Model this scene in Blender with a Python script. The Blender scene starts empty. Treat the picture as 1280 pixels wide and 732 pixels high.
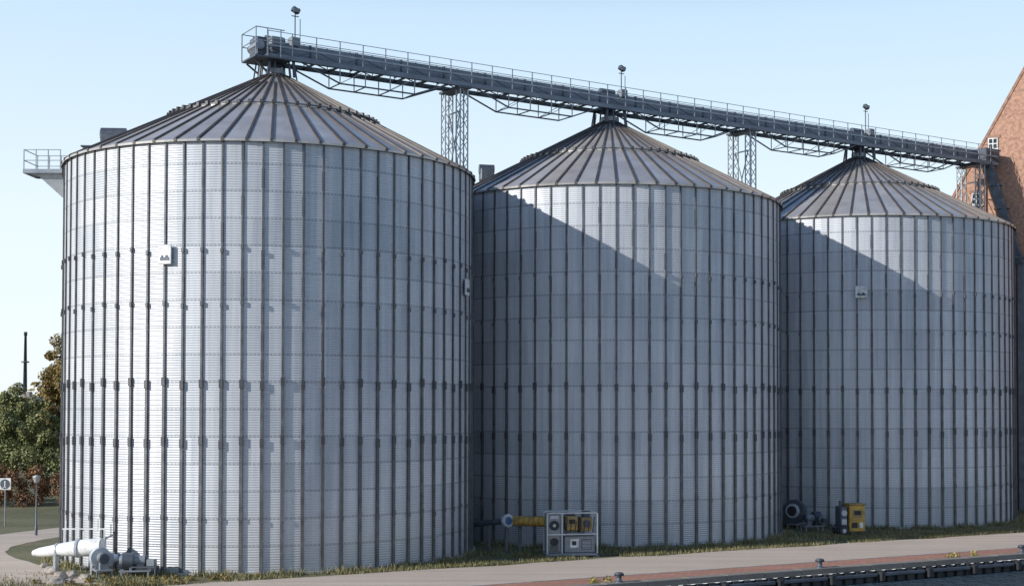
import bpy, math, random, bmesh
import numpy as np
from mathutils import Vector, Matrix
from mathutils import noise as mn
random.seed(4); rng=np.random.default_rng(7)
S=bpy.context.scene
S.view_settings.view_transform='Standard'
S.view_settings.look='None'
S.view_settings.exposure=0

# ---------------------------------------------------------------- node helpers
def newmat(name):
    m=bpy.data.materials.new(name); m.use_nodes=True
    nt=m.node_tree; b=nt.nodes['Principled BSDF']
    return m,nt,b
def N(nt,t,**k):
    n=nt.nodes.new(t)
    for a,v in k.items(): setattr(n,a,v)
    return n
def L(nt,a,b): nt.links.new(a,b)
def math_(nt,op,a,b=None,c=None):
    n=N(nt,'ShaderNodeMath',operation=op)
    for i,x in enumerate((a,b,c)):
        if x is None: continue
        if isinstance(x,(int,float)): n.inputs[i].default_value=x
        else: L(nt,x,n.inputs[i])
    return n.outputs[0]
def mix(nt,f,a,b,bt='MIX'):
    n=N(nt,'ShaderNodeMixRGB',blend_type=bt)
    for i,x in ((0,f),(1,a),(2,b)):
        if isinstance(x,(int,float)): n.inputs[i].default_value=x
        elif isinstance(x,tuple): n.inputs[i].default_value=(*x,1) if len(x)==3 else x
        else: L(nt,x,n.inputs[i])
    return n.outputs[0]
def noise(nt,scale,detail=3,vec=None,rough=.55):
    n=N(nt,'ShaderNodeTexNoise'); n.inputs['Scale'].default_value=scale
    n.inputs['Detail'].default_value=detail; n.inputs['Roughness'].default_value=rough
    if vec is None:
        tc=N(nt,'ShaderNodeTexCoord'); vec=tc.outputs['Object']
    L(nt,vec,n.inputs['Vector']); return n.outputs['Fac']
def ramp(nt,f,stops):
    r=N(nt,'ShaderNodeValToRGB'); e=r.color_ramp.elements
    while len(e)<len(stops): e.new(.5)
    for i,(p,c) in enumerate(stops):
        e[i].position=p; e[i].color=(*c,1)
    L(nt,f,r.inputs[0]); return r.outputs[0]
def bump(nt,b,h,strength,dist=.02):
    n=N(nt,'ShaderNodeBump'); n.inputs['Strength'].default_value=strength; n.inputs['Distance'].default_value=dist
    L(nt,h,n.inputs['Height']); L(nt,n.outputs[0],b.inputs['Normal'])
def simple(name,col,rough=.6,metal=0,var=.25,scale=3.0,dirt=None):
    m,nt,b=newmat(name)
    f=noise(nt,scale,3)
    dk=tuple(c*(1-var) for c in col) if dirt is None else dirt
    lt=tuple(min(1,c*(1+var)) for c in col)
    c=ramp(nt,f,[(.3,dk),(.55,col),(.75,lt)])
    L(nt,c,b.inputs['Base Color']); b.inputs['Roughness'].default_value=rough; b.inputs['Metallic'].default_value=metal
    return m

# ---------------------------------------------------------------- materials
def wall_mat():
    m,nt,b=newmat('galvanised_corrugated')
    uv=N(nt,'ShaderNodeUVMap'); sp=N(nt,'ShaderNodeSeparateXYZ'); L(nt,uv.outputs[0],sp.inputs[0])
    u,v=sp.outputs[0],sp.outputs[1]
    ring=math_(nt,'FLOOR',v)
    wn=N(nt,'ShaderNodeTexWhiteNoise',noise_dimensions='1D'); L(nt,ring,wn.inputs['W'])
    off=math_(nt,'FLOOR',math_(nt,'MULTIPLY',wn.outputs['Value'],2.99))
    uo=math_(nt,'DIVIDE',math_(nt,'ADD',math_(nt,'ADD',u,off),1.5),3.0)
    cell=math_(nt,'FLOOR',uo); fr=math_(nt,'FRACT',uo)
    cx=N(nt,'ShaderNodeCombineXYZ'); L(nt,cell,cx.inputs[0]); L(nt,ring,cx.inputs[1])
    oi=N(nt,'ShaderNodeObjectInfo'); L(nt,oi.outputs['Random'],cx.inputs[2])
    w2=N(nt,'ShaderNodeTexWhiteNoise',noise_dimensions='3D'); L(nt,cx.outputs[0],w2.inputs['Vector'])
    col=ramp(nt,w2.outputs['Value'],[(0,(.41,.445,.49)),(.5,(.56,.59,.63)),(1,(.70,.72,.75))])
    col=mix(nt,.22,col,ramp(nt,wn.outputs['Value'],[(0,(.38,.41,.46)),(1,(.70,.715,.74))]))
    nb=noise(nt,.35,3); col=mix(nt,.28,col,ramp(nt,nb,[(.3,(.38,.41,.46)),(.7,(.73,.74,.76))]))
    tc=N(nt,'ShaderNodeTexCoord'); mp=N(nt,'ShaderNodeMapping'); mp.inputs['Scale'].default_value=(3.5,3.5,.12); L(nt,tc.outputs['Object'],mp.inputs[0])
    ns=noise(nt,1.0,3,mp.outputs[0]); col=mix(nt,.3,col,ramp(nt,ns,[(.35,(.36,.385,.43)),(.6,(.72,.73,.75))]))
    lap=math_(nt,'LESS_THAN',math_(nt,'ABSOLUTE',math_(nt,'SUBTRACT',fr,.5)),.028)
    pn=math_(nt,'GREATER_THAN',w2.outputs['Value'],.15)
    lapr=math_(nt,'LESS_THAN',math_(nt,'ABSOLUTE',math_(nt,'SUBTRACT',math_(nt,'FRACT',v),.5)),.36)
    lap=math_(nt,'MULTIPLY',math_(nt,'MULTIPLY',lap,pn),lapr)
    col=mix(nt,math_(nt,'MULTIPLY',lap,.78),col,(.12,.13,.15))
    fv=math_(nt,'FRACT',v)
    seam=math_(nt,'LESS_THAN',fv,.07)
    bolt=math_(nt,'LESS_THAN',math_(nt,'FRACT',math_(nt,'MULTIPLY',u,5.0)),.45)
    col=mix(nt,math_(nt,'MULTIPLY',seam,math_(nt,'ADD',math_(nt,'MULTIPLY',bolt,.3),.24)),col,(.13,.14,.16))
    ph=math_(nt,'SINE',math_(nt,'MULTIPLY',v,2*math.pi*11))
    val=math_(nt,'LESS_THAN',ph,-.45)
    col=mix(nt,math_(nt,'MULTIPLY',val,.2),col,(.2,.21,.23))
    foot=N(nt,'ShaderNodeMapRange'); foot.inputs[1].default_value=3.2; foot.inputs[2].default_value=0; L(nt,v,foot.inputs[0])
    ft=math_(nt,'MULTIPLY',math_(nt,'MULTIPLY',foot.outputs[0],ns),.6)
    col=mix(nt,ft,col,(.25,.23,.20))
    L(nt,col,b.inputs['Base Color'])
    b.inputs['Metallic'].default_value=.22; b.inputs['Roughness'].default_value=.5
    bump(nt,b,ph,.4,.018)
    return m
M={}
M['wall']=wall_mat()
M['stiff']=simple('stiffener_steel',(.13,.13,.135),.55,.3,.35,2.0)
M['splice']=simple('splice_plate',(.095,.095,.10),.55,.4)
def roof_mat():
    m,nt,b=newmat('roof_sheet')
    uv=N(nt,'ShaderNodeUVMap'); sp=N(nt,'ShaderNodeSeparateXYZ'); L(nt,uv.outputs[0],sp.inputs[0])
    c=math_(nt,'FLOOR',sp.outputs[0]); oi=N(nt,'ShaderNodeObjectInfo')
    w=N(nt,'ShaderNodeTexWhiteNoise',noise_dimensions='1D'); L(nt,math_(nt,'ADD',c,oi.outputs['Random']),w.inputs['W'])
    col=ramp(nt,w.outputs['Value'],[(0,(.36,.335,.315)),(1,(.52,.495,.47))])
    n1=noise(nt,.8,4); col=mix(nt,.4,col,ramp(nt,n1,[(.3,(.25,.232,.215)),(.7,(.56,.54,.52))]))
    L(nt,col,b.inputs['Base Color']); b.inputs['Metallic'].default_value=.3; b.inputs['Roughness'].default_value=.22
    return m
M['roof']=roof_mat()
M['rib']=simple('roof_rib',(.09,.075,.066),.55,.2,.3,1.5)
M['galv']=simple('galvanised_steel',(.30,.33,.37),.45,.5,.25,2.0)
M['galvd']=simple('dark_steel',(.10,.115,.14),.5,.4,.3,2.0)
M['conv']=simple('conveyor_casing',(.17,.20,.24),.45,.35,.25,.9)
M['white']=simple('white_paint',(.74,.75,.75),.45,0,.12,3,dirt=(.5,.49,.46))
M['yellow']=simple('yellow_paint',(.50,.31,.06),.5,0,.25,3,dirt=(.26,.16,.04))
M['ochre']=simple('ochre_cover',(.32,.23,.10),.6,0,.3,3)
M['blue']=simple('blue_paint',(.08,.15,.30),.4,.1)
M['black']=simple('black_rubber',(.025,.025,.028),.6,0,.3)
M['grey']=simple('grey_paint',(.24,.26,.28),.5,.1,.2,3)
M['lgrey']=simple('light_grey_paint',(.45,.48,.51),.45,.1,.15,3)
M['conc']=simple('concrete',(.42,.40,.37),.85,0,.25,1.2)
M['rock']=simple('boulder_stone',(.34,.30,.26),.9,0,.4,2.5)
M['glass']=simple('dark_glass',(.03,.035,.04),.1,0,.1)
M['slate']=simple('slate_roof',(.10,.10,.11),.7,0,.3,2)
M['plaster']=simple('plaster',(.34,.30,.26),.85,0,.15,1)
M['bark']=simple('bark',(.09,.07,.05),.9,0,.4,4)
M['cap']=simple('gable_coping',(.36,.21,.15),.85,0,.3,2)

def brick_mat(name,c1,c2,mort,scale,rotx=True):
    m,nt,b=newmat(name)
    tc=N(nt,'ShaderNodeTexCoord'); uv=tc.outputs['UV']
    br=N(nt,'ShaderNodeTexBrick'); L(nt,uv,br.inputs['Vector'])
    br.inputs['Color1'].default_value=(*c1,1); br.inputs['Color2'].default_value=(*c2,1); br.inputs['Mortar'].default_value=(*mort,1)
    br.inputs['Scale'].default_value=scale; br.inputs['Brick Width'].default_value=.5; br.inputs['Row Height'].default_value=.17
    br.inputs['Mortar Size'].default_value=.022
    n=noise(nt,.5,5); col=mix(nt,.4,br.outputs['Color'],ramp(nt,n,[(.3,tuple(x*.55 for x in c1)),(.7,tuple(min(1,x*1.4) for x in c1))]))
    n2=noise(nt,4,3); col=mix(nt,.35,col,ramp(nt,n2,[(.4,tuple(x*.5 for x in c1)),(.6,tuple(min(1,x*1.5) for x in c1))]))
    L(nt,col,b.inputs['Base Color']); b.inputs['Roughness'].default_value=.9
    return m
M['brick']=brick_mat('red_brick',(.46,.25,.165),(.33,.155,.105),(.46,.39,.33),2.0)

def ground_mat():
    m,nt,b=newmat('grass_ground')
    a=noise(nt,.25,4); f=noise(nt,3.5,5,rough=.75)
    c=ramp(nt,a,[(.35,(.08,.09,.032)),(.5,(.125,.12,.05)),(.66,(.22,.185,.105))])
    c=mix(nt,.55,c,ramp(nt,f,[(.35,(.04,.045,.018)),(.5,(.11,.11,.045)),(.7,(.25,.215,.13))]))
    L(nt,c,b.inputs['Base Color']); b.inputs['Roughness'].default_value=.95
    return m
M['ground']=ground_mat()
def pave_mat(name,c,var,slab=None):
    m,nt,b=newmat(name)
    tc=N(nt,'ShaderNodeTexCoord')
    a=noise(nt,.35,5); f=noise(nt,6,4,rough=.8)
    col=ramp(nt,a,[(.3,tuple(x*(1-var) for x in c)),(.7,tuple(x*(1+var) for x in c))])
    col=mix(nt,.45,col,ramp(nt,f,[(.3,tuple(x*.55 for x in c)),(.7,tuple(x*1.35 for x in c))]))
    # wheel-worn streaks along the quay
    mp=N(nt,'ShaderNodeMapping'); mp.inputs['Rotation'].default_value=(0,0,-math.radians(30)); mp.inputs['Scale'].default_value=(.05,1.3,1); L(nt,tc.outputs['Object'],mp.inputs[0])
    st=noise(nt,1.0,4,mp.outputs[0]); col=mix(nt,.35,col,ramp(nt,st,[(.38,tuple(x*.7 for x in c)),(.6,tuple(x*1.2 for x in c))]))
    if slab:
        br=N(nt,'ShaderNodeTexBrick'); L(nt,tc.outputs['UV'],br.inputs['Vector'])
        br.inputs['Color1'].default_value=(1,1,1,1); br.inputs['Color2'].default_value=(.78,.76,.74,1); br.inputs['Mortar'].default_value=(.5,.47,.44,1)
        br.inputs['Scale'].default_value=1; br.inputs['Brick Width'].default_value=slab; br.inputs['Row Height'].default_value=slab*.6; br.inputs['Mortar Size'].default_value=.02
        col=mix(nt,.8,col,br.outputs['Color'],'MULTIPLY')
    L(nt,col,b.inputs['Base Color']); b.inputs['Roughness'].default_value=.9
    return m
M['path']=pave_mat('sandy_pavement',(.50,.41,.33),.13)
M['redpave']=pave_mat('red_paving',(.44,.22,.155),.15,.45)
M['coping']=pave_mat('quay_coping',(.38,.35,.31),.15,1.6)
M['pile']=simple('quay_piles',(.045,.047,.052),.7,.1,.5,1.5)
def water_mat():
    m,nt,b=newmat('canal_water')
    b.inputs['Base Color'].default_value=(.045,.07,.09,1); b.inputs['Roughness'].default_value=.12
    b.inputs['IOR'].default_value=1.33
    bump(nt,b,noise(nt,2.2,4),1.0,.4); return m
M['water']=water_mat()
def leaf_mat(name,cs):
    m,nt,b=newmat(name)
    g=N(nt,'ShaderNodeNewGeometry'); n=noise(nt,.5,2)
    f=math_(nt,'ADD',math_(nt,'MULTIPLY',g.outputs['Random Per Island'],.55),math_(nt,'MULTIPLY',n,.5))
    c=ramp(nt,f,[(i/(len(cs)-1)*.7+.12,x) for i,x in enumerate(cs)])
    L(nt,c,b.inputs['Base Color']); b.inputs['Roughness'].default_value=.65
    return m
M['leaf_g']=leaf_mat('leaf_green',[(.06,.08,.022),(.145,.16,.05),(.26,.25,.09)])
M['leaf_o']=leaf_mat('leaf_autumn',[(.07,.07,.02),(.18,.14,.035),(.30,.18,.045)])
M['leaf_r']=leaf_mat('leaf_rust',[(.08,.055,.025),(.20,.09,.04),(.30,.15,.06)])
M['blade']=leaf_mat('grass_blades',[(.06,.07,.025),(.15,.145,.055),(.34,.28,.14)])
M['weed']=leaf_mat('weed_leaves',[(.12,.13,.03),(.28,.25,.06),(.45,.36,.10)])

# ---------------------------------------------------------------- mesh builder
class MB:
    def __init__(s): s.v=[];s.f=[];s.m=[];s.mats=[];s.sm=[]
    def mi(s,k):
        if k not in s.mats: s.mats.append(k)
        return s.mats.index(k)
    def add(s,vs,fs,k,smooth=False):
        o=len(s.v); i=s.mi(k)
        s.v+= [tuple(x) for x in vs]
        for f in fs: s.f.append(tuple(o+a for a in f)); s.m.append(i); s.sm.append(smooth)
    def box(s,c,d,k,R=None,bev=0):
        hx,hy,hz=[a/2 for a in d]; c=Vector(c)
        if bev>0:
            b=min(bev,hx*.9,hy*.9,hz*.9); vs=[]
            import itertools
            idx={}
            for sx,sy,sz in itertools.product((-1,1),repeat=3):
                for ax in range(3):
                    p=[sx*(hx-b),sy*(hy-b),sz*(hz-b)]; p[ax]=(sx*hx,sy*hy,sz*hz)[ax]
                    idx[(sx,sy,sz,ax)]=len(vs); vs.append(Vector(p))
            fs=[]
            for ax in range(3):
                a1,a2=[a for a in range(3) if a!=ax]
                for sg in (-1,1):
                    q=[]
                    for s1,s2 in ((-1,-1),(1,-1),(1,1),(-1,1)):
                        t=[0,0,0]; t[ax]=sg; t[a1]=s1; t[a2]=s2; q.append(idx[(*t,ax)])
                    fs.append(q)
            for ax in range(3):
                a1,a2=[a for a in range(3) if a!=ax]
                for s1 in (-1,1):
                    for s2 in (-1,1):
                        def g(sx,which):
                            t=[0,0,0]; t[ax]=sx; t[a1]=s1; t[a2]=s2; return idx[(*t,which)]
                        fs.append([g(-1,a1),g(1,a1),g(1,a2),g(-1,a2)])
            for sx,sy,sz in itertools.product((-1,1),repeat=3):
                fs.append([idx[(sx,sy,sz,a)] for a in range(3)])
        else:
            vs=[Vector((x,y,z)) for x in(-hx,hx) for y in(-hy,hy) for z in(-hz,hz)]
            fs=[(0,1,3,2),(4,6,7,5),(0,4,5,1),(2,3,7,6),(0,2,6,4),(1,5,7,3)]
        if R is not None: vs=[R@v for v in vs]
        s.add([v+c for v in vs],fs,k)
    def bar(s,a,b,w,k,h=None):
        a=Vector(a);b=Vector(b);d=b-a; l=d.length
        if l<1e-6:return
        q=d.to_track_quat('X','Z').to_matrix()
        s.box((a+b)/2,(l,w,h or w),k,q)
    def tube(s,pts,rs,k,n=16,cap=True,smooth=True):
        pts=[Vector(p) for p in pts]
        if isinstance(rs,(int,float)): rs=[rs]*len(pts)
        vs=[];fs=[]
        for i,p in enumerate(pts):
            if i==0:d=pts[1]-pts[0]
            elif i==len(pts)-1:d=pts[-1]-pts[-2]
            else:d=(pts[i+1]-p).normalized()+(p-pts[i-1]).normalized()
            if d.length<1e-6:d=pts[-1]-pts[0]
            q=d.normalized().to_track_quat('Z','Y').to_matrix()
            for j in range(n):
                a=2*math.pi*j/n; vs.append(p+q@Vector((math.cos(a)*rs[i],math.sin(a)*rs[i],0)))
        for i in range(len(pts)-1):
            for j in range(n):
                fs.append((i*n+j,i*n+(j+1)%n,(i+1)*n+(j+1)%n,(i+1)*n+j))
        s.add(vs,fs,k,smooth)
        if cap:
            s.add(vs[:n],[tuple(range(n))[::-1]],k); s.add(vs[-n:],[tuple(range(n))],k)
    def mesh(s,name):
        me=bpy.data.meshes.new(name); me.from_pydata(s.v,[],s.f)
        for k in s.mats: me.materials.append(M[k])
        me.polygons.foreach_set('material_index',s.m); me.polygons.foreach_set('use_smooth',s.sm)
        me.update(); return me
    def obj(s,name,parent=None,loc=None):
        o=bpy.data.objects.new(name,s.mesh(name)); S.collection.objects.link(o)
        if parent:o.parent=parent
        if loc:o.location=loc
        return o
def empty(name,loc=(0,0,0),rz=0):
    e=bpy.data.objects.new(name,None); S.collection.objects.link(e); e.location=loc; e.rotation_euler=(0,0,rz); e.empty_display_size=.5
    return e
def child(name,me,parent):
    o=bpy.data.objects.new(name,me); S.collection.objects.link(o); o.parent=parent; return o

# ---------------------------------------------------------------- layout
CAMZ=7.23; R=10.0; H=19.08; RISE=5.25; NST=72; NR=16; RH=H/NR
C=[(-16.14,70.96),(1.04,82.70),(18.08,94.46)]
T=Vector((.824,.566,0)).normalized(); P=Vector((-T.y,T.x,0))
ANG=math.atan2(T.y,T.x)

def wallmesh():
    n=144; vs=[];fs=[];uvs=[]
    zs=[i*H/8 for i in range(9)]
    for z in zs:
        for j in range(n):
            a=2*math.pi*j/n; vs.append((R*math.cos(a),R*math.sin(a),z))
    for i in range(8):
        for j in range(n):
            fs.append((i*n+j,i*n+(j+1)%n,(i+1)*n+(j+1)%n,(i+1)*n+j))
            u0,u1=j*NST/n,(j+1)*NST/n; v0,v1=zs[i]/RH,zs[i+1]/RH
            uvs+=[(u0,v0),(u1,v0),(u1,v1),(u0,v1)]
    me=bpy.data.meshes.new('silo_wall'); me.from_pydata(vs,[],fs); uvl=me.uv_layers.new(name='UVMap')
    uvl.data.foreach_set('uv',[c for x in uvs for c in x])
    me.materials.append(M['wall']); me.polygons.foreach_set('use_smooth',[True]*len(fs)); me.update(); return me
def stiffmesh():
    mb=MB(); segs=[(0.05,5.7,.14,.085),(5.7,8.25,.125,.075),(8.25,14.1,.095,.06),(14.1,H-.08,.08,.05)]
    for j in range(NST):
        a=2*math.pi*j/NST; Rm=Matrix.Rotation(a,3,'Z')
        for z0,z1,w,d in segs:
            mb.box(Rm@Vector((R+d/2+.012,0,(z0+z1)/2)),(d,w,z1-z0-.01),'stiff',Rm)
        for z in (2.35,5.7,8.25,11.75,14.1):
            zz=z+random.uniform(-.07,.07)+(0.1 if j%2 else 0)
            big=z in (5.7,8.25)
            mb.box(Rm@Vector((R+.075,0,zz)),(.11,.165 if big else (.15 if z<9 else .11),.38 if big else .2),'splice' if big else 'stiff',Rm)
    return mb.mesh('silo_stiffeners')
NRIB=60; RO=R+.16
def rz(r): return H+RISE*(1-r/R)
def roofmesh():
    vs=[];fs=[];uvs=[]; n=NRIB*2
    rs=[RO,7.6,5.2,5.2,2.6,.45]; dz=[0,0,0,.07,.07,.07]
    for r,d in zip(rs,dz):
        for j in range(n):
            a=2*math.pi*(j+.0)/n; vs.append((r*math.cos(a),r*math.sin(a),rz(r)+d))
    for i in range(len(rs)-1):
        for j in range(n):
            fs.append((i*n+j,i*n+(j+1)%n,(i+1)*n+(j+1)%n,(i+1)*n+j))
            uvs+=[(j/2+.01,i),(j/2+.49,i),(j/2+.49,i+1),(j/2+.01,i+1)]
    o=len(vs)
    for j in range(n):
        a=2*math.pi*j/n; vs.append((RO*math.cos(a),RO*math.sin(a),rz(RO)-.1))
    for j in range(n):
        fs.append((o+j,o+(j+1)%n,(j+1)%n,j)); uvs+=[(0.5,0)]*4
    me=bpy.data.meshes.new('silo_roof'); me.from_pydata(vs,[],fs); uvl=me.uv_layers.new(name='UVMap')
    uvl.data.foreach_set('uv',[c for x in uvs for c in x]); me.materials.append(M['roof']); me.update(); return me
def ribmesh():
    mb=MB()
    for j in range(NRIB):
        a=2*math.pi*j/NRIB; Rm=Matrix.Rotation(a,3,'Z')
        def rib(r0,r1,w,h,e):
            p=[]
            for r,z,ww in ((r0,rz(r0)+e,w),(r1,rz(r1)+e,w*.8)):
                p+= [(r,-ww/2,z-.06),(r,ww/2,z-.06),(r,ww/2*.7,z+h),(r,-ww/2*.7,z+h)]
            mb.add([Rm@Vector(q) for q in p],[(0,1,2,3)[::-1],(4,5,6,7),(0,1,5,4),(1,2,6,5),(2,3,7,6),(3,0,4,7)],'rib')
        rib(RO+.03,5.15,.15,.07,0)
        if j%2==0: rib(5.3,.5,.13,.07,.07)
        else: rib(5.3,1.9,.11,.06,.07)
        mb.box(Rm@Vector((5.22,0,rz(5.22)+.13)),(.2,.15,.17),'splice',Rm)
    n=120
    for j in range(n):
        a0,a1=2*math.pi*j/n,2*math.pi*(j+1)/n; r=5.2
        mb.bar((r*math.cos(a0),r*math.sin(a0),rz(r)+.09),(r*math.cos(a1),r*math.sin(a1),rz(r)+.09),.05,'stiff')
    return mb.mesh('roof_ribs')
def capmesh():
    mb=MB()
    mb.tube([(0,0,23.75),(0,0,24.1)],[.85,.75],'galvd',24)
    mb.tube([(0,0,24.1),(0,0,24.45)],[.5,.5],'galv',20)
    mb.tube([(0,0,24.45),(0,0,24.75)],[.34,.3],'galvd',16)
    for k in range(8):
        a=math.pi/4*k+.2; c,s=math.cos(a),math.sin(a)
        mb.bar((c*1.1,s*1.1,rz(1.1)+.05),(c*.95,s*.95,24.75),.07,'galvd')
    return mb.mesh('roof_cap')
def basemesh():
    mb=MB(); mb.tube([(0,0,-.2),(0,0,.1)],[R+.22,R+.22],'conc',96); return mb.mesh('foundation')
wm,sm_,rm,rbm,cm,bm_=wallmesh(),stiffmesh(),roofmesh(),ribmesh(),capmesh(),basemesh()
silos=[]
for i,(x,y) in enumerate(C):
    e=empty('grain_silo',(x,y,.0)); silos.append(e)
    for n_,me in (('wall',wm),('stiffeners',sm_),('roof',rm),('roof_ribs',rbm),('roof_cap',cm),('foundation',bm_)):
        child(n_,me,e)
    e.rotation_euler=(0,0,math.radians((0,1.3,-1.7)[i]))
def on_silo(i,name,mb): return mb.obj(name,silos[i])

def hatch(i,dx,dy,s=1.0,dbl=True):
    mb=MB(); r=math.hypot(dx,dy); z=rz(r); a=math.atan2(dy,dx); Rm=Matrix.Rotation(a,3,'Z')
    c=Vector((dx,dy,z))
    mb.box(c+Vector((0,0,.4*s)),(1.1*s,1.1*s,1.0*s),'galvd',Rm,.06)
    mb.tube([c+Vector((0,0,.85*s))-Rm@Vector((.6*s,0,0)),c+Vector((0,0,.85*s))+Rm@Vector((.6*s,0,0))],.40*s,'galvd',16)
    if dbl:
        c2=c+Rm@Vector((1.05,.1,-.6))
        mb.box(c2+Vector((0,0,.4)),(.75,.8,.8),'grey',Rm,.05)
        mb.box(c2+Vector((0,0,.82)),(.9,.95,.08),'galvd',Rm,.03)
    on_silo(i,'roof_vent',mb)
hatch(0,-8.0,-.6); hatch(1,-7.2,-1.6,.72,False); hatch(2,-7.6,-1.2,.6,False)
mb=MB(); x0=-R-.1
mb.box((x0-.85,-1.3,18.95),(1.9,1.7,.08),'lgrey')
mb.box((x0-.85,-2.17,18.92),(1.9,.06,.2),'galv'); mb.box((x0-.85,-.43,18.92),(1.9,.06,.2),'galv'); mb.box((x0-1.82,-1.3,18.92),(.06,1.7,.2),'galv')
vs=[(x0-1.3,-2,18.86),(x0,-2,18.86),(x0,-.6,18.86),(x0-1.3,-.6,18.86),(x0-.1,-1.6,17.7),(x0+.1,-1.6,17.7),(x0+.1,-1.0,17.7),(x0-.1,-1.0,17.7)]
mb.add(vs,[(0,1,2,3),(4,5,6,7),(0,1,5,4),(1,2,6,5),(2,3,7,6),(3,0,4,7)],'lgrey')
for zz in (19.45,19.98):
    mb.bar((x0-1.8,-2.15,zz),(x0-.0,-2.15,zz),.035,'galv'); mb.bar((x0-1.8,-.45,zz),(x0-.0,-.45,zz),.035,'galv'); mb.bar((x0-1.8,-2.15,zz),(x0-1.8,-.45,zz),.035,'galv')
for xx in (x0-1.8,x0-1.2,x0-.6,x0):
    for yy in (-2.15,-.45): mb.bar((xx,yy,18.95),(xx,yy,20.0),.04,'galv')
on_silo(0,'eave_platform',mb)
def plate(i,ang,z,w,h,inner='galvd'):
    mb=MB(); Rm=Matrix.Rotation(ang,3,'Z')
    mb.box(Rm@Vector((R+.16,0,z)),(.08,w,h),'white',Rm,.02)
    mb.box(Rm@Vector((R+.21,.0,z-h*.22)),(.02,w*.7,h*.16),inner,Rm)
    mb.box(Rm@Vector((R+.212,-w*.2,z-h*.1)),(.016,w*.12,h*.12),inner,Rm)
    mb.box(Rm@Vector((R+.212,w*.15,z-h*.1)),(.016,w*.18,h*.12),inner,Rm)
    mb.box(Rm@Vector((R+.1,0,z)),(.1,w*.8,h*.8),'galvd',Rm)
    on_silo(i,'name_plate',mb)
plate(0,math.radians(-90-14.5),13.95,.62,.85)
plate(0,math.radians(-90+79),13.2,.6,.8)
plate(2,math.radians(-90-8.5),14.25,.72,.72)

# ---------------------------------------------------------------- conveyor gallery
g=empty('conveyor_gallery',(C[0][0],C[0][1],0),ANG)
L0,L1=-.8,54.6; SP=20.75
mb=MB()
mb.box(((L0+L1)/2,.15,25.5),(L1-L0,.75,.74),'conv')
x=L0
while x<=L1:
    mb.box((x,.15,25.5),(.07,.86,.84),'galvd'); x+=2.6
mb.obj('conveyor_casing',g)
mb=MB()
mb.box(((L0+L1)/2,-.62,24.98),(L1-L0,.7,.06),'galvd')
for yy in (-1.0,.62):
    mb.box(((L0+L1)/2,yy,24.90),(L1-L0,.09,.24),'conv')
    mb.box(((L0+L1)/2,yy,25.42),(L1-L0,.06,.09),'galv')
x=L0; k=0
while x<L1-.5:
    for yy in (-1.0,.62):
        mb.bar((x,yy,25.0),(x,yy,26.15),.045,'galv')
        mb.bar((x,yy,25.0) if k%2 else (x,yy,25.42),(x+1.3,yy,25.42) if k%2 else (x+1.3,yy,25.0),.045,'galvd')
    mb.bar((x,-1.0,24.86),(x,.62,24.86),.09,'galvd')
    x+=1.3;k+=1
for yy in (-1.0,.62):
    for zz in (25.8,26.15): mb.bar((L0,yy,zz),(L1,yy,zz),.03,'lgrey')
mb.obj('walkway_and_railings',g)
mb=MB()
def sling(a,b):
    d=1 if b>a else -1; z0,z1=24.82,24.0
    ln=abs(b-a); q=[(a,z0),(a+d*min(2.4,ln*.25),z1),(b-d*min(2.2,ln*.25),z1),(b,z0)]
    for yy in (-.9,.5):
        for (xa,za),(xb,zb) in zip(q,q[1:]): mb.bar((xa,yy,za),(xb,yy,zb),.07,'galvd')
        n=3
        for t in range(n+1):
            xx=q[1][0]+(q[2][0]-q[1][0])*t/n; mb.bar((xx,yy,z0),(xx,yy,z1),.045,'galv')
            if t<n and t%2==0:
                xn=q[1][0]+(q[2][0]-q[1][0])*(t+1)/n
                mb.bar((xx,yy,z0 if t%2 else z1),(xn,yy,z1 if t%2 else z0),.03,'galv')
    for t in range(4):
        xx=q[1][0]+(q[2][0]-q[1][0])*t/3; mb.bar((xx,-.9,z1),(xx,.5,z1),.05,'galvd')
for b in (0,SP,2*SP):
    if b<2*SP: sling(b+1.0,b+9.6); sling(b+11.2,b+19.7)
    else: sling(b+1.0,b+9.5)
mb.obj('under_trusses',g)
mb=MB()
for b in (0,SP,2*SP):
    for yy in (-.8,.5):
        for dx in (-.7,.7): mb.bar((b+dx,yy,24.0),(b+dx*.9,yy,24.9),.12,'galvd')
    mb.box((b,.15,24.9),(.9,.6,.42),'galvd',None,.04)
    mb.tube([(b-.5,.15,26.0),(b+.5,.15,26.0)],.2,'galvd',12)
    mb.box((b+.9,-.2,25.95),(.5,.45,.5),'grey',None,.05)
mb.obj('spout_heads',g)
mb=MB(); ox=1.0
mb.box((ox-1.7,.15,25.5),(.9,1.0,.95),'galvd',None,.06); mb.box((ox-1.2,-.55,25.75),(.7,.5,.45),'grey',None,.05)
mb.tube([(ox-1.3,-.9,25.35),(ox-1.3,-.45,25.35)],.25,'galvd',14); mb.tube([(ox-2.0,-.5,25.5),(ox-2.0,.8,25.5)],.22,'galv',14)
mb.box((ox-1.6,-.3,24.76),(1.9,1.9,.08),'galvd')
for xx in (-2.5,-1.9,-1.2):
    for yy in (-1.2,.75): mb.bar((ox+xx,yy,24.8),(ox+xx,yy,26.2),.045,'galv')
for zz in (25.55,26.2):
    mb.bar((ox-2.5,-1.2,zz),(ox-1,-1.2,zz),.04,'galv'); mb.bar((ox-2.5,.75,zz),(ox-1,.75,zz),.04,'galv'); mb.bar((ox-2.5,-1.2,zz),(ox-2.5,.75,zz),.04,'galv')
mb.bar((ox-2.3,-.6,24.7),(-.5,-.4,24.1),.08,'galvd'); mb.bar((ox-2.3,.6,24.7),(-.5,.5,24.1),.08,'galvd')
mb.obj('drive_unit',g)
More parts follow.
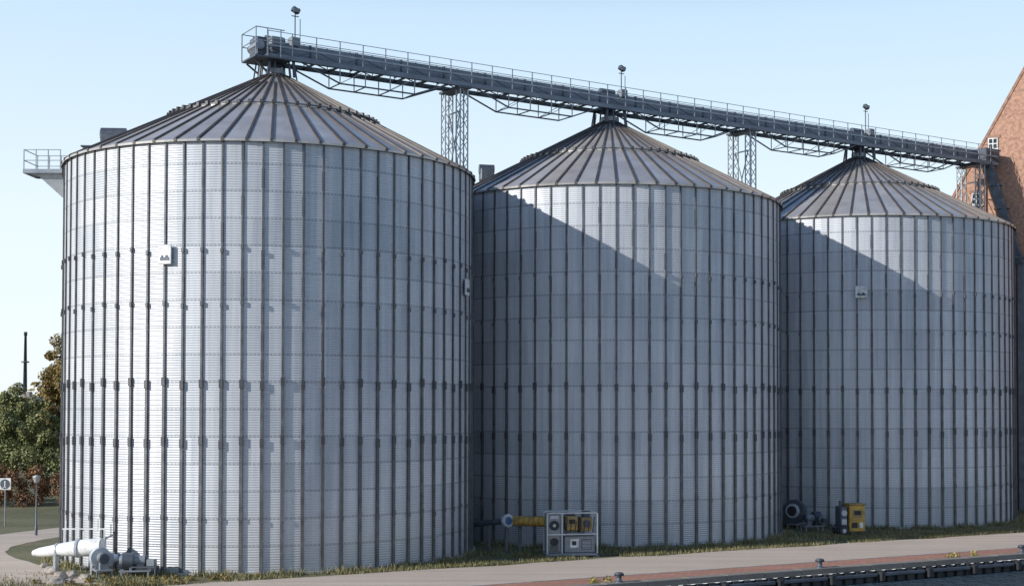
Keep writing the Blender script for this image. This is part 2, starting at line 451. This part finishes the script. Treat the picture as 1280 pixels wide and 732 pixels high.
for b,zt in ((1.3,27.85),(SP+1.4,27.7),(2*SP+1.3,27.9)):
    mb=MB()
    mb.bar((b,.62,25.9),(b,.62,zt),.045,'galvd'); mb.bar((b+.28,.62,25.9),(b+.28,.62,zt-.4),.03,'galvd')
    mb.box((b,.55,zt),(.42,.28,.26),'galvd',Matrix.Rotation(.4,3,'Y'),.03); mb.box((b,.40,zt-.02),(.34,.04,.2),'grey')
    mb.bar((b-.2,.6,zt-.3),(b+.2,.6,zt-.3),.04,'galvd')
    mb.obj('floodlight',g)
for b in (SP/2,SP*1.5,2*SP+11.3):
    mb=MB()
    for cy in (-.85,.85):
        h=.23
        for sx in (-h,h):
            for sy in (-h,h): mb.bar((b+sx,cy+sy,0),(b+sx,cy+sy,24.8),.06,'lgrey')
        z=0.2;k=0
        while z<24.3:
            for s_ in (-h,h):
                a_,c_=(-h,h) if k%2 else (h,-h)
                mb.bar((b+a_,cy+s_,z),(b+c_,cy+s_,z+.6),.03,'galv'); mb.bar((b+s_,cy+a_,z),(b+s_,cy+c_,z+.6),.03,'galv')
            z+=.6;k+=1
    for z in (4,8,12,16,20,23.5):
        mb.bar((b,-.62,z),(b,.62,z),.07,'galv')
    mb.bar((b,-.62,20),(b,.62,23.5),.05,'galv'); mb.bar((b,.62,20),(b,-.62,23.5),.05,'galv')
    mb.box((b,-.1,24.72),(.8,2.3,.12),'galvd')
    mb.obj('lattice_tower',g)

# ---------------------------------------------------------------- quay
QO=Vector((2.3,58.0,0)); QA=Vector((.866,.5,0)); QP=Vector((-.5,.866,0)); QANG=math.radians(30)
def q(a,p,z=0): return QO+QA*a+QP*p+Vector((0,0,z))
def sheet(name,pts,z,mat,uvs=None):
    me=bpy.data.meshes.new(name); me.from_pydata([(p[0],p[1],z) for p in pts],[],[tuple(range(len(pts)))])
    me.materials.append(M[mat]); uvl=me.uv_layers.new(name='UVMap')
    for i,l in enumerate(me.loops): uvl.data[i].uv=(uvs[l.vertex_index] if uvs else (pts[l.vertex_index][0],pts[l.vertex_index][1]))
    me.update(); o=bpy.data.objects.new(name,me); S.collection.objects.link(o); return o
sheet('grass_ground',[q(-1500,.05),q(1500,.05),q(1500,3500),q(-1500,3500)],0,'ground')
sheet('canal_water',[q(-1500,-1500),q(1500,-1500),q(1500,.3),q(-1500,.3)],-.68,'water')
def strip(name,p0,p1,z,mat,a0=-60,a1=140):
    return sheet(name,[q(a0,p0),q(a1,p0),q(a1,p1),q(a0,p1)],z,mat,[(a0,p0),(a1,p0),(a1,p1),(a0,p1)])
strip('red_paving',.55,2.85,.008,'redpave')
n=90; a0,a1=-60,140
vs=[];fs=[]
for i in range(n+1):
    a=a0+(a1-a0)*i/n; e=9.3+.25*math.sin(a*.7)+random.uniform(-.15,.15)
    vs+= [tuple(q(a,3.0,.006)),tuple(q(a,e,.006))]
for i in range(n): fs.append((2*i,2*i+2,2*i+3,2*i+1))
me=bpy.data.meshes.new('promenade'); me.from_pydata(vs,[],fs); me.materials.append(M['path']); o=bpy.data.objects.new('promenade',me); S.collection.objects.link(o)
mb=MB(); RQ=Matrix.Rotation(QANG,3,'Z')
for i in range(100):
    mb.box(q(-60+2*i+1,2.925,.0),(1.98,.14,.05),'conc',RQ)
mb.obj('edging_kerb')
qw=empty('quay_wall')
mb=MB()
for i in range(100):
    mb.box(q(-60+2*i+1,.26,-.02+random.uniform(-.008,.008)),(1.985,.56,.26),'coping',RQ,.02)
mb.obj('coping_stones',qw)
mb=MB(); mb.box(q(40,.3,-1.4),(200,.4,2.3),'pile',RQ)
for i in range(int(200/.62)):
    a=-60+.62*i; mb.box(q(a,.04,-.72),(.40,.2,1.1),'pile',RQ,.03)
mb.obj('sheet_piles',qw)
mb=MB()
for i in range(70):
    a=-60+2.9*i; mb.box(q(a+1.35,-.14,-.34),(2.6,.16,.16),'galvd',RQ,.03)
    mb.box(q(a,-.2,-.42),(.3,.25,.46),'black',RQ,.05)
mb.obj('fender_timbers',qw)
for a in (-1.2,9.3,22.0,36):
    mb=MB(); mb.tube([(0,0,0),(0,0,.03),(0,0,.05),(0,0,.26),(0,0,.32),(0,0,.38),(0,0,.4)],[.2,.2,.11,.1,.18,.18,.12],'galvd',16)
    mb.tube([(-.2,0,.3),(.2,0,.3)],.05,'galvd',10)
    mb.obj('mooring_bollard',None,q(a,.3,.11))
def ribbon(name,ctr,w,z,mat):
    P_=[Vector((a,b,0)) for a,b in ctr]; out=[]
    for i in range(len(P_)-1):
        p0=P_[max(i-1,0)];p1=P_[i];p2=P_[i+1];p3=P_[min(i+2,len(P_)-1)]
        for t in np.linspace(0,1,10,endpoint=(i==len(P_)-2)):
            out.append(.5*((2*p1)+(p2-p0)*t+(2*p0-5*p1+4*p2-p3)*t*t+(3*p1-p0-3*p2+p3)*t**3))
    vs=[];fs=[]
    for i,p in enumerate(out):
        d=(out[min(i+1,len(out)-1)]-out[max(i-1,0)]).normalized(); nn=Vector((-d.y,d.x,0))
        ww=w/2+random.uniform(-.08,.08)
        vs+=[(*(p-nn*ww)[:2],z),(*(p+nn*ww)[:2],z)]
    for i in range(len(out)-1): fs.append((2*i,2*i+2,2*i+3,2*i+1))
    me=bpy.data.meshes.new(name); me.from_pydata(vs,[],fs); me.materials.append(M[mat]); o=bpy.data.objects.new(name,me); S.collection.objects.link(o)
ribbon('footpath',[(-15.5,46),(-21.5,56),(-26.3,62.5),(-31,69),(-32.5,75.5),(-30.5,84),(-25,92),(-14,97)],4.2,.011,'path')
ribbon('side_footpath',[(-60,86),(-45,80),(-33.5,75.8)],2.6,.015,'path')

# ---------------------------------------------------------------- brick building (local x along the gable wall, local y = depth)
bb=empty('brick_warehouse',(24.6,104.2,0),math.radians(-22))
X0,X1,XP,ZE,ZP,BD=0,24,12,18.6,39.8,34; BY=0
def poly_uv(me):
    uvl=me.uv_layers.new(name='UVMap')
    for p in me.polygons:
        nrm=p.normal
        for li in p.loop_indices:
            v=me.vertices[me.loops[li].vertex_index].co
            uvl.data[li].uv=((v.x if abs(nrm.y)>.5 else v.y),v.z)
vs=[(X0,BY,0),(X1,BY,0),(X1,BY,ZE),(XP,BY,ZP),(X0,BY,ZE),(X0,BY+BD,0),(X1,BY+BD,0),(X1,BY+BD,ZE),(XP,BY+BD,ZP),(X0,BY+BD,ZE)]
me=bpy.data.meshes.new('walls'); me.from_pydata(vs,[],[(0,1,2,3,4),(9,8,7,6,5),(0,4,9,5),(1,6,7,2)]); me.update(); poly_uv(me); me.materials.append(M['brick']); child('walls',me,bb)
mb=MB()
for s_,xe in ((-1,X0),(1,X1)):
    a=Vector((XP,0,ZP)); b_=Vector((xe,0,ZE)); d=(b_-a).normalized(); nn=Vector((abs(d.z)*s_,0,abs(d.x)))
    b2=b_+d*.4
    y0,y1=BY+.5,BY+BD-.1
    q_=[a+nn*.03,b2+nn*.03,b2+nn*.18,a+nn*.18]
    vs=[(p.x,y0,p.z) for p in q_]+[(p.x,y1,p.z) for p in q_]
    mb.add(vs,[(0,1,2,3),(4,5,6,7),(0,1,5,4),(1,2,6,5),(2,3,7,6),(3,0,4,7)],'slate')
    nst=16
    for i in range(nst):
        p0=a+(b_-a)*i/nst; p1=a+(b_-a)*(i+1)/nst-(b_-a).normalized()*.02
        ang=math.atan2((b_-a).z,(b_-a).x)
        mb.box(((p0.x+p1.x)/2+nn.x*.1,BY+.2,(p0.z+p1.z)/2+nn.z*.1),((p1-p0).length,.5,.19),'cap',Matrix.Rotation(-ang,3,'Y'))
mb.obj('roof',bb)
mb=MB(); br=MB()
def win(x,z,w,h):
    br.box((x,BY-.03,z+h/2+.12),(w+.3,.06,.24),'cap'); br.box((x,BY-.06,z-h/2-.06),(w+.2,.14,.1),'conc')
    mb.box((x,BY-.015,z),(w,.05,h),'glass')
    for sx in (-1,0,1): mb.box((x+sx*(w/2-.04),BY-.05,z),(.07,.05,h),'white')
    for sz in (-1,0,1): mb.box((x,BY-.055,z+sz*(h/2-.04)),(w,.05,.07),'white')
for z in (3,7,11,15,19):
    for x in (2.6,8.2,12,16.8,21): win(x,z,.85,1.5)
for x,z in ((4.0,22.6),(5.2,26.6),(9.7,23.2),(14.3,23.2),(19.2,23.2),(9.7,28.2),(14.3,28.2),(12,33)): win(x,z,.7,.85)
mb.obj('windows',bb); br.obj('lintels_and_sills',bb)
mb=MB()
for z in (9,17.2): mb.box(((X0+X1)/2,BY-.04,z+.9),(X1-X0,.1,.2),'cap')
mb.obj('string_courses',bb)
mb=MB()
gx=C[0][0]+T.x*(L1-.3); gy=C[0][1]+T.y*(L1-.3)
mb.box((gx,gy-.3,25.4),(1.5,1.4,1.2),'galvd',Matrix.Rotation(ANG,3,'Z'),.05)
mb.bar((gx+.1,gy-.7,24.9),(gx+2.0,gy-1.7,17.5),.75,'galvd',.65)
mb.bar((gx+2.0,gy-1.7,17.6),(gx+2.0,gy-1.7,0),.45,'galvd',.45)
for z in (18,19.8,21.6,23.3): mb.box((gx+.1+(24.9-z)*.257,gy-.7-(24.9-z)*.135,z),(.95,.9,.1),'galvd')
mb.obj('grain_chute')

# ---------------------------------------------------------------- machinery
def fan(name,loc,rz_,r=.55,duct=1.2,mat='black',ring='lgrey',dmat='blue'):
    e=empty(name,loc,rz_); mb=MB(); zc=r+.35
    n=28; prof=[]
    for i in range(n):
        a=2*math.pi*i/n; rr=r*(.85+.3*i/n); prof.append((rr*math.cos(a),rr*math.sin(a)))
    vs=[(-.22,y,zc+z) for y,z in prof]+[(.22,y,zc+z) for y,z in prof]
    fs=[tuple(range(n))[::-1],tuple(range(n,2*n))]+[(i,(i+1)%n,n+(i+1)%n,n+i) for i in range(n)]
    mb.add(vs,fs,mat)
    mb.box((0,r*.75,zc-r*.2),(.43,.7*r,1.1*r),mat,None,.02)
    mb.tube([(-.22,0,zc),(-.3,0,zc),(-.36,0,zc)],[r*.62,r*.6,r*.55],ring,24)
    mb.tube([(-.361,0,zc),(-.37,0,zc)],[r*.42,r*.42],'black',24)
    mb.tube([(.22,0,zc),(.7,0,zc)],.22,'grey',16); mb.tube([(.7,0,zc),(.8,0,zc)],[.24,.2],'galvd',16)
    mb.box((.3,0,.28),(1.3,.7,.06),'grey')
    for xx in (-.25,.85):
        for yy in (-.3,.3): mb.box((xx,yy,.125),(.08,.08,.25),'grey')
    mb.box((.1,0,zc*.5+.1),(.06,.5,zc*.7),'grey'); mb.box((.5,0,.45),(.3,.3,.3),'grey')
    mb.tube([(0,r*.9,zc-r*.2),(0,r*.9+duct*.4,zc-r*.2),(0,r*.9+duct,zc-r*.3)],[r*.45,r*.36,r*.36],dmat,18)
    mb.tube([(0,r*.9+duct*.35,zc-r*.2),(0,r*.9+duct*.42,zc-r*.2)],r*.5,ring,18)
    mb.obj('blower_parts',e); return e
def gp(px,py,D): return Vector(((px-740)/1750*D,D,CAMZ+(510-py)/1750*D))
mb=MB()
a=gp(588,655,72.5); b_=gp(634,650,70.2)
mb.tube([a,b_],.15,'galvd',14); mb.tube([b_-(b_-a).normalized()*.05,b_+(b_-a).normalized()*.12],.33,'lgrey',18)
mb.tube([b_+(b_-a).normalized()*.12,b_+(b_-a).normalized()*.14],.2,'blue',18)
mb.box((b_.x,b_.y,(b_.z)/2),(.12,.3,b_.z-.25),'galvd'); mb.box((b_.x,b_.y,.04),(.6,.5,.08),'galvd')
mb.box(gp(612,657,71.5)-Vector((0,0,.6)),(.1,.1,1.1),'galvd')
mb.obj('air_duct')
mb=MB(); c=gp(684,651,69.3); d0=gp(638,650,70.6)
mb.tube([d0,(d0+c)/2,c],[.2,.24,.26],'yellow',14)
for t in np.linspace(.05,.95,8):
    p=d0+(c-d0)*t; mb.tube([p,p+(c-d0).normalized()*.05],.275,'ochre',14)
mb.box((d0.x+.5,d0.y-.1,.6),(.1,.1,1.2),'galvd')
mb.obj('yellow_air_hose')
e=empty('grain_cooler',((713-740)/1750*68.9,68.9,0),math.radians(9))
mb=MB(); W=2.55
mb.box((0,0,.14),(W,1.5,.14),'grey',None,.02)
for xx in (-W/2+.1,W/2-.1):
    for yy in (-.65,.65): mb.box((xx,yy,.04),(.3,.2,.08),'galvd')
for xx in (-W/2+.05,-.5,W/2-.05):
    for yy in (-.7,.7): mb.box((xx,yy,1.17),(.07,.07,1.95),'lgrey')
for zz in (1.12,2.15):
    for yy in (-.7,.7): mb.box((0,yy,zz),(W-.18,.06,.07),'lgrey')
mb.obj('frame',e)
mb=MB(); mb.box((-.88,0,1.15),(.66,1.25,1.85),'grey',None,.03)
mb.tube([(-.88,-.64,1.55),(-.88,-.68,1.55)],.24,'black',20); mb.tube([(-.88,-.64,.75),(-.88,-.68,.75)],.2,'black',20)
mb.tube([(-.88,-.66,1.55),(-.88,-.70,1.55)],.08,'lgrey',12); mb.box((-.88,-.64,1.95),(.4,.03,.16),'lgrey')
for k in range(5): mb.box((-.88,-.635,.32+.06*k),(.45,.03,.025),'black')
mb.obj('fan_section',e)
mb=MB(); mb.box((.38,0,.62),(1.5,1.15,.8),'grey',None,.03)
mb.box((.12,-.585,.68),(.42,.03,.42),'white'); mb.box((.72,-.585,.62),(.5,.03,.5),'galvd'); mb.box((.1,-.605,.68),(.2,.02,.2),'black')
for k in range(6): mb.box((.72,-.607,.44+.07*k),(.44,.02,.025),'lgrey')
mb.box((.38,-.6,1.06),(1.4,.04,.05),'black')
mb.obj('cooling_section',e)
mb=MB(); mb.box((0.02,0,1.62),(.6,1.0,.74),'ochre',None,.05); mb.box((.74,.05,1.58),(.6,.9,.64),'ochre',None,.05)
mb.box((.38,-.25,1.55),(.08,.6,.75),'black'); mb.box((.02,-.52,1.72),(.3,.04,.2),'black'); mb.tube([(.74,-.4,1.6),(.74,-.45,1.6)],.18,'galvd',18)
mb.box((.74,-.41,1.3),(.5,.03,.08),'yellow'); mb.box((.02,-.51,1.4),(.5,.03,.1),'yellow')
mb.tube([(.78,0,1.9),(.78,0,2.2)],[.2,.22],'galvd',14); mb.box((.0,0,2.05),(.4,.5,.12),'galvd',None,.03)
for k in range(7): mb.bar((-.3+k*.22,-.55,1.2),(-.22+k*.22,-.6,1.95-.1*(k%3)),.03,'black')
mb.tube([(1.1,-.7,.2),(1.5,-.75,.08),(2.0,-.5,.05),(2.6,-.1,.05)],.04,'black',8)
mb.obj('burner_boxes',e)
e=empty('mobile_heater',((1061-740)/1750*80.2,80.2,0),math.radians(12))
mb=MB(); mb.box((.28,0,.98),(.95,1.0,1.5),'yellow',None,.05); mb.box((.28,0,1.78),(1.02,1.08,.08),'ochre',None,.02)
mb.box((.28,-.51,1.25),(.6,.03,.45),'ochre'); mb.box((.1,-.52,.6),(.35,.03,.3),'black'); mb.box((.5,-.52,.6),(.2,.03,.3),'white')
mb.box((.28,-.53,1.3),(.4,.02,.25),'black')
mb.obj('cabinet',e)
mb=MB(); mb.box((-.5,0,1.0),(.4,.9,1.3),'galvd',None,.04); mb.tube([(-.5,-.46,1.3),(-.5,-.5,1.3)],.17,'lgrey',16); mb.box((-.5,-.46,.8),(.3,.03,.3),'lgrey')
mb.tube([(-.5,.1,1.6),(-.5,.1,1.95)],.1,'galvd',12); mb.box((0,0,.28),(1.75,.9,.1),'galvd')
mb.obj('burner',e)
mb=MB()
for yy in (-.52,.52):
    mb.tube([(-.55,yy-.08,.3),(-.55,yy-.06,.3),(-.55,yy+.06,.3),(-.55,yy+.08,.3)],[.24,.3,.3,.24],'black',20); mb.tube([(-.55,yy-.09,.3),(-.55,yy+.09,.3)],.12,'lgrey',12)
mb.bar((-.6,0,.3),(-1.15,0,.62),.07,'galvd'); mb.bar((-1.15,-.3,.62),(-1.15,.3,.62),.06,'galvd'); mb.box((.6,0,.13),(.08,.08,.26),'galvd')
mb.obj('wheels_and_drawbar',e)
fan('aeration_fan',((992-740)/1750*84.6,84.6,0),math.radians(60),.72,1.0,'galvd','lgrey','galvd')
fan('aeration_fan',(14.2-.9,83.2,0),math.radians(200),.4,.8,'galvd','grey','galvd')

mb=MB(); p=lambda x,y,D:gp(x,y,D)
D=61.2
mb.tube([p(44,690,D+1),p(52,689,D+.9),p(76,686,D+.5),p(100,684,D),p(130,682,D-.1)],[.12,.2,.27,.36,.38],'white',20)
mb.tube([p(98,684,D),p(101,684,D)],.41,'lgrey',20)
mb.tube([p(74,686.3,D+.52),p(76,686,D+.5)],.31,'lgrey',20)
for px in (72,118): mb.box(p(px,700,D+.2)-Vector((0,0,.15)),(.1,.4,.9),'lgrey')
mb.bar(p(80,660,D+1),p(134,660,D+.8),.05,'white'); mb.bar(p(82,660,D+1),p(82,690,D+1),.05,'white'); mb.bar(p(106,660,D+1),p(106,684,D+1),.05,'white'); mb.bar(p(132,660,D+.8),p(132,684,D+.8),.05,'white')
mb.bar(p(84,650,D+1),p(84,662,D+1),.04,'white'); mb.bar(p(124,648,D+1),p(124,662,D+1),.04,'white')
mb.obj('white_air_duct')
fan('aeration_fan',(-21.3,60.9,0),math.radians(-60),.45,.9,'lgrey','blue','white')
fan('aeration_fan',(-19.9,60.3,0),math.radians(10),.36,.5,'galvd','grey','galvd')
mb=MB(); c=Vector((-19.6,60.3,0))
mb.box(c+Vector((.4,0,.45)),(1.1,.5,.06),'galvd')
for dx in (-.1,.9):
    for dy in (-.2,.2): mb.box(c+Vector((dx,dy,.22)),(.06,.06,.44),'galvd')
mb.box(c+Vector((.7,0,.62)),(.35,.35,.3),'grey',None,.03)
mb.obj('motor_bench')
for i,(px,py,s) in enumerate(((66,716,.34),(78,722,.3),(92,719,.26),(74,730,.33),(108,722,.22),(58,708,.22),(88,729,.24))):
    Dg=CAMZ*1750/(py-510); cx=(px-740)/1750*Dg
    bm=bmesh.new(); bmesh.ops.create_icosphere(bm,subdivisions=3,radius=s)
    ph=random.random()*9
    for v in bm.verts:
        k=1+.45*mn.noise(v.co*3.2/ (s*3)+Vector((ph,ph,0)))+.12*mn.noise(v.co*12+Vector((ph,0,0))); v.co*=k; v.co.z*=.7
    me=bpy.data.meshes.new('boulder'); bm.to_mesh(me); bm.free(); me.materials.append(M['rock'])
    o=bpy.data.objects.new('boulder',me); S.collection.objects.link(o); o.location=(cx,Dg,s*.3)
Dg=86; e=empty('pedestrian_sign',((8-740)/1750*Dg,Dg,0)); mb=MB()
mb.tube([(0,0,0),(0,0,2.95)],.035,'galv',10); mb.box((0,-.05,2.6),(.72,.03,.72),'white',None,.01); mb.tube([(0,-.068,2.6),(0,-.075,2.6)],.3,'galvd',24,smooth=False)
mb.box((0,-.08,2.55),(.07,.01,.24),'white'); mb.tube([(0,-.076,2.74),(0,-.085,2.74)],.05,'white',12); mb.bar((0,-.08,2.45),(-.09,-.08,2.36),.04,'white'); mb.bar((0,-.08,2.45),(.09,-.08,2.36),.04,'white')
mb.obj('sign_parts',e)
Dg=80; e=empty('street_lamp',((47-740)/1750*Dg,Dg,0)); mb=MB()
mb.tube([(0,0,0),(0,0,.5),(0,0,.55),(0,0,3.0)],[.08,.08,.05,.04],'galvd',12); mb.tube([(0,0,3.0),(0,0,3.05),(0,0,3.3),(0,0,3.34),(0,0,3.42)],[.08,.14,.2,.24,.04],'lgrey',16)
mb.obj('lamp_parts',e)

# ---------------------------------------------------------------- vegetation
def leaves(centers,radii,per,size,mat,name,squash=1,parent=None,nrm_up=.3):
    cs=np.repeat(np.array(centers),per,axis=0); rr=np.repeat(np.array(radii),per)
    n=len(cs); d=rng.normal(size=(n,3)); d/=np.linalg.norm(d,axis=1)[:,None]
    rad=rr*rng.uniform(.25,1.1,n)**.6
    c=cs+d*rad[:,None]*np.array([1,1,squash])
    c[:,2]=np.maximum(c[:,2],.05)
    nn=d+rng.normal(size=(n,3))*.6+np.array([0,0,nrm_up]); nn/=np.linalg.norm(nn,axis=1)[:,None]
    t=np.cross(nn,rng.normal(size=(n,3))); t/=np.linalg.norm(t,axis=1)[:,None]; b=np.cross(nn,t)
    s=(size*rng.uniform(.5,1.3,n))[:,None]
    vv=np.stack([c-t*s,c+b*s*.55,c+t*s,c-b*s*.55],axis=1).reshape(-1,3)
    me=bpy.data.meshes.new(name); me.from_pydata(vv.tolist(),[],np.arange(n*4).reshape(-1,4).tolist()); me.materials.append(M[mat]); me.update()
    o=bpy.data.objects.new(name,me); S.collection.objects.link(o)
    if parent:o.parent=parent
    return o
def tree(name,x,y,h,cr,mat,ncl=26,per=260,size=.22,trunkf=.35,sq=.9):
    e=empty(name,(x,y,0)); mb=MB()
    top=Vector((random.uniform(-.3,.3),random.uniform(-.3,.3),h*.75))
    mb.tube([(0,0,0),(0.05,0,h*.12),top*.5,top],[cr*.1,cr*.075,cr*.05,cr*.02],'bark',10)
    cen=[];rad=[]
    cz=h*(trunkf+1)/2; hz=h*(1-trunkf)/2
    for i in range(ncl):
        d=Vector(rng.normal(size=3)); d.normalize(); k=random.uniform(.35,.85)
        p=Vector((d.x*cr*k,d.y*cr*k,cz+d.z*hz*k)); cen.append(tuple(p)); rad.append(cr*random.uniform(.16,.32))
        if i<12:
            s0=top*random.uniform(.4,.9); mb.tube([s0,(s0+p)/2+Vector((0,0,.2)),p],[cr*.03,cr*.02,cr*.008],'bark',6)
    mb.obj('trunk_and_limbs',e)
    leaves(cen,rad,per,size,mat,'crown',sq,e)
tree('autumn_tree',-44.9,120,14.0,2.8,'leaf_o',48,330,.13)
tree('willow_tree',-47.0,113,9.6,2.5,'leaf_g',46,340,.12,.1)
tree('willow_tree',-43.3,110,7.6,2.1,'leaf_g',36,310,.12,.08)
tree('willow_tree',-51,122,9.6,3.0,'leaf_g',38,280,.14,.1)
tree('autumn_tree',-40,128,13,4.0,'leaf_o',24,240,.2)
tree('autumn_tree',-60,145,9.8,3.4,'leaf_o',34,240,.18,.15)
tree('autumn_tree',-55,140,9.3,3.0,'leaf_g',34,240,.18,.15)
cen=[];rad=[]
for i in range(150):
    xx=random.uniform(-60,-30); cen.append((xx,104+random.uniform(-1.2,1.2),random.uniform(.4,2.7))); rad.append(random.uniform(.4,.8))
leaves(cen,rad,190,.1,'leaf_r','rust_hedge')
cen=[];rad=[]
for i in range(70):
    xx=random.uniform(-60,-30); cen.append((xx,107+random.uniform(-1,1),random.uniform(1.5,3.9))); rad.append(random.uniform(.5,1.0))
leaves(cen,rad,190,.13,'leaf_g','green_hedge')
cen=[];rad=[]
for i in range(420):
    a=random.uniform(-75,75); Dd=random.uniform(290,340); x=Dd*math.sin(math.radians(a)); y=Dd*math.cos(math.radians(a))
    hh=11+3*math.sin(a*.9)+random.uniform(-2,2)
    for k in range(2): cen.append((x+random.uniform(-3,3),y,hh*random.uniform(.3,.95)-1)); rad.append(random.uniform(2.5,4.2))
leaves(cen,rad,90,.7,'leaf_o','distant_trees')
e=empty('distant_house',(-75,178,0)); e.scale=(1,1,.85); mb=MB()
mb.box((0,0,3),(16,9,6),'plaster'); mb.add([(-8.4,-5,6.02),(8.4,-5,6.02),(8.4,5,6.02),(-8.4,5,6.02),(-8.4,0,10.2),(8.4,0,10.2)],[(0,1,5,4),(2,3,4,5),(0,4,3),(1,2,5),(0,3,2,1)],'slate')
for xx in (-6,-3,0,3,6): mb.box((xx,-4.52,3.2),(1.1,.06,1.4),'glass')
mb.box((3,0.5,10),(.9,.9,2),'rock'); mb.obj('house_parts',e)
mb=MB(); mb.tube([(0,0,0),(0,0,22.8),(0,0,22.81),(0,0,23.6)],[.6,.25,.35,.35],'galvd',14); mb.tube([(0,0,17),(0,0,17.3)],.8,'galvd',14); mb.obj('chimney_stack',None,(-121.5,300,0))

def blades(name,pts,hmin,hmax,mat,w=.018):
    n=len(pts); p=np.array(pts); h=rng.uniform(hmin,hmax,n); a=rng.uniform(0,2*math.pi,n)
    lean=rng.normal(size=(n,2))*.3*h[:,None]
    dx=np.cos(a)*w; dy=np.sin(a)*w
    v0=np.stack([p[:,0]-dx,p[:,1]-dy,np.zeros(n)],1); v1=np.stack([p[:,0]+dx,p[:,1]+dy,np.zeros(n)],1)
    v2=np.stack([p[:,0]+lean[:,0],p[:,1]+lean[:,1],h],1)
    vv=np.stack([v0,v1,v2],1).reshape(-1,3)
    me=bpy.data.meshes.new(name); me.from_pydata(vv.tolist(),[],np.arange(n*3).reshape(-1,3).tolist()); me.materials.append(M[mat]); me.update()
    o=bpy.data.objects.new(name,me); S.collection.objects.link(o)
pts=[]
while len(pts)<42000:
    a=random.uniform(-30,50); pp=9.2+abs(random.gauss(0,2.6)); w=q(a,pp)
    if any((w.x-x)**2+(w.y-y)**2<10.2**2 for x,y in C): continue
    if math.sin(a*1.3)+math.sin(a*.37+pp)+random.uniform(-1,1)<-.6: continue
    pts.append((w.x,w.y))
blades('grass_tufts',pts,.05,.22,'blade',.02)
pts=[]
for i,(x,y) in enumerate(C):
    for k in range(4200):
        a=math.radians(random.uniform(-175,-5)); r=10.25+abs(random.gauss(0,.25))
        if math.sin(a*23+i)+random.uniform(-1,1)<-.2: continue
        pts.append((x+r*math.cos(a),y+r*math.sin(a)))
blades('weed_fringe',pts,.08,.42,'blade',.022)
cen=[];rad=[]
for a,pp in ((-2.2,.7),(-2.0,.9),(-1.5,.65),(17.6,.7),(17.9,.6),(19.2,.7)):
    w=q(a,pp,.12); cen.append(tuple(w)); rad.append(.22)
leaves(cen,rad,60,.07,'weed','quay_weeds')
cen=[];rad=[]
for k in range(40):
    w=q(random.uniform(-26,-12),random.uniform(9.3,12.5),.08)
    if any((w.x-x)**2+(w.y-y)**2<10.4**2 for x,y in C): continue
    cen.append(tuple(w)); rad.append(random.uniform(.15,.3))
leaves(cen,rad,70,.06,'leaf_o','low_weeds',.6)

# ---------------------------------------------------------------- light
EL=math.radians(22.8); sd=Vector((-.88,-.475,0)).normalized()
sdir=Vector((sd.x*math.cos(EL),sd.y*math.cos(EL),math.sin(EL)))
sl=bpy.data.lights.new('sun','SUN'); sl.energy=5.0; sl.angle=math.radians(.5); sl.color=(1,.97,.92)
so=bpy.data.objects.new('sun',sl); S.collection.objects.link(so); so.rotation_euler=sdir.to_track_quat('Z','Y').to_euler()
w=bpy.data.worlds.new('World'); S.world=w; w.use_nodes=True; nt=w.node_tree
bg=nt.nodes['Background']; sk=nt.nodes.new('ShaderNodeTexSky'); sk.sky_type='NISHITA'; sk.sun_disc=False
sk.sun_elevation=EL; sk.sun_rotation=math.atan2(sd.x,sd.y)%(2*math.pi)
sk.air_density=1.0; sk.dust_density=.6; sk.ozone_density=1.5
# sky gradient: pale near the horizon, darkened and blued above view to deepen shadows
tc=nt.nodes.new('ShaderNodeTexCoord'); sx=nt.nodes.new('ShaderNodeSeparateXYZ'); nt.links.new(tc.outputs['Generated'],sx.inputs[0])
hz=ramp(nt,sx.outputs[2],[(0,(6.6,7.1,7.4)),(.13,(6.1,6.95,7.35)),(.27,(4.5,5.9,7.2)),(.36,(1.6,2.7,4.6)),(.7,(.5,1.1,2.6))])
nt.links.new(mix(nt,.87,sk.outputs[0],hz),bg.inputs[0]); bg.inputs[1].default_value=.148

# ---------------------------------------------------------------- camera
cam=bpy.data.cameras.new('camera'); co=bpy.data.objects.new('camera',cam); S.collection.objects.link(co); S.camera=co
pit=math.radians(1.5)
cam.sensor_width=36; cam.lens=36*1750/1280; cam.shift_x=-100/1280; cam.shift_y=(144-1750*math.tan(pit))/1280
cam.clip_end=6000; cam.clip_start=.5
co.location=(0,0,CAMZ); co.rotation_euler=(math.pi/2+pit,0,0)
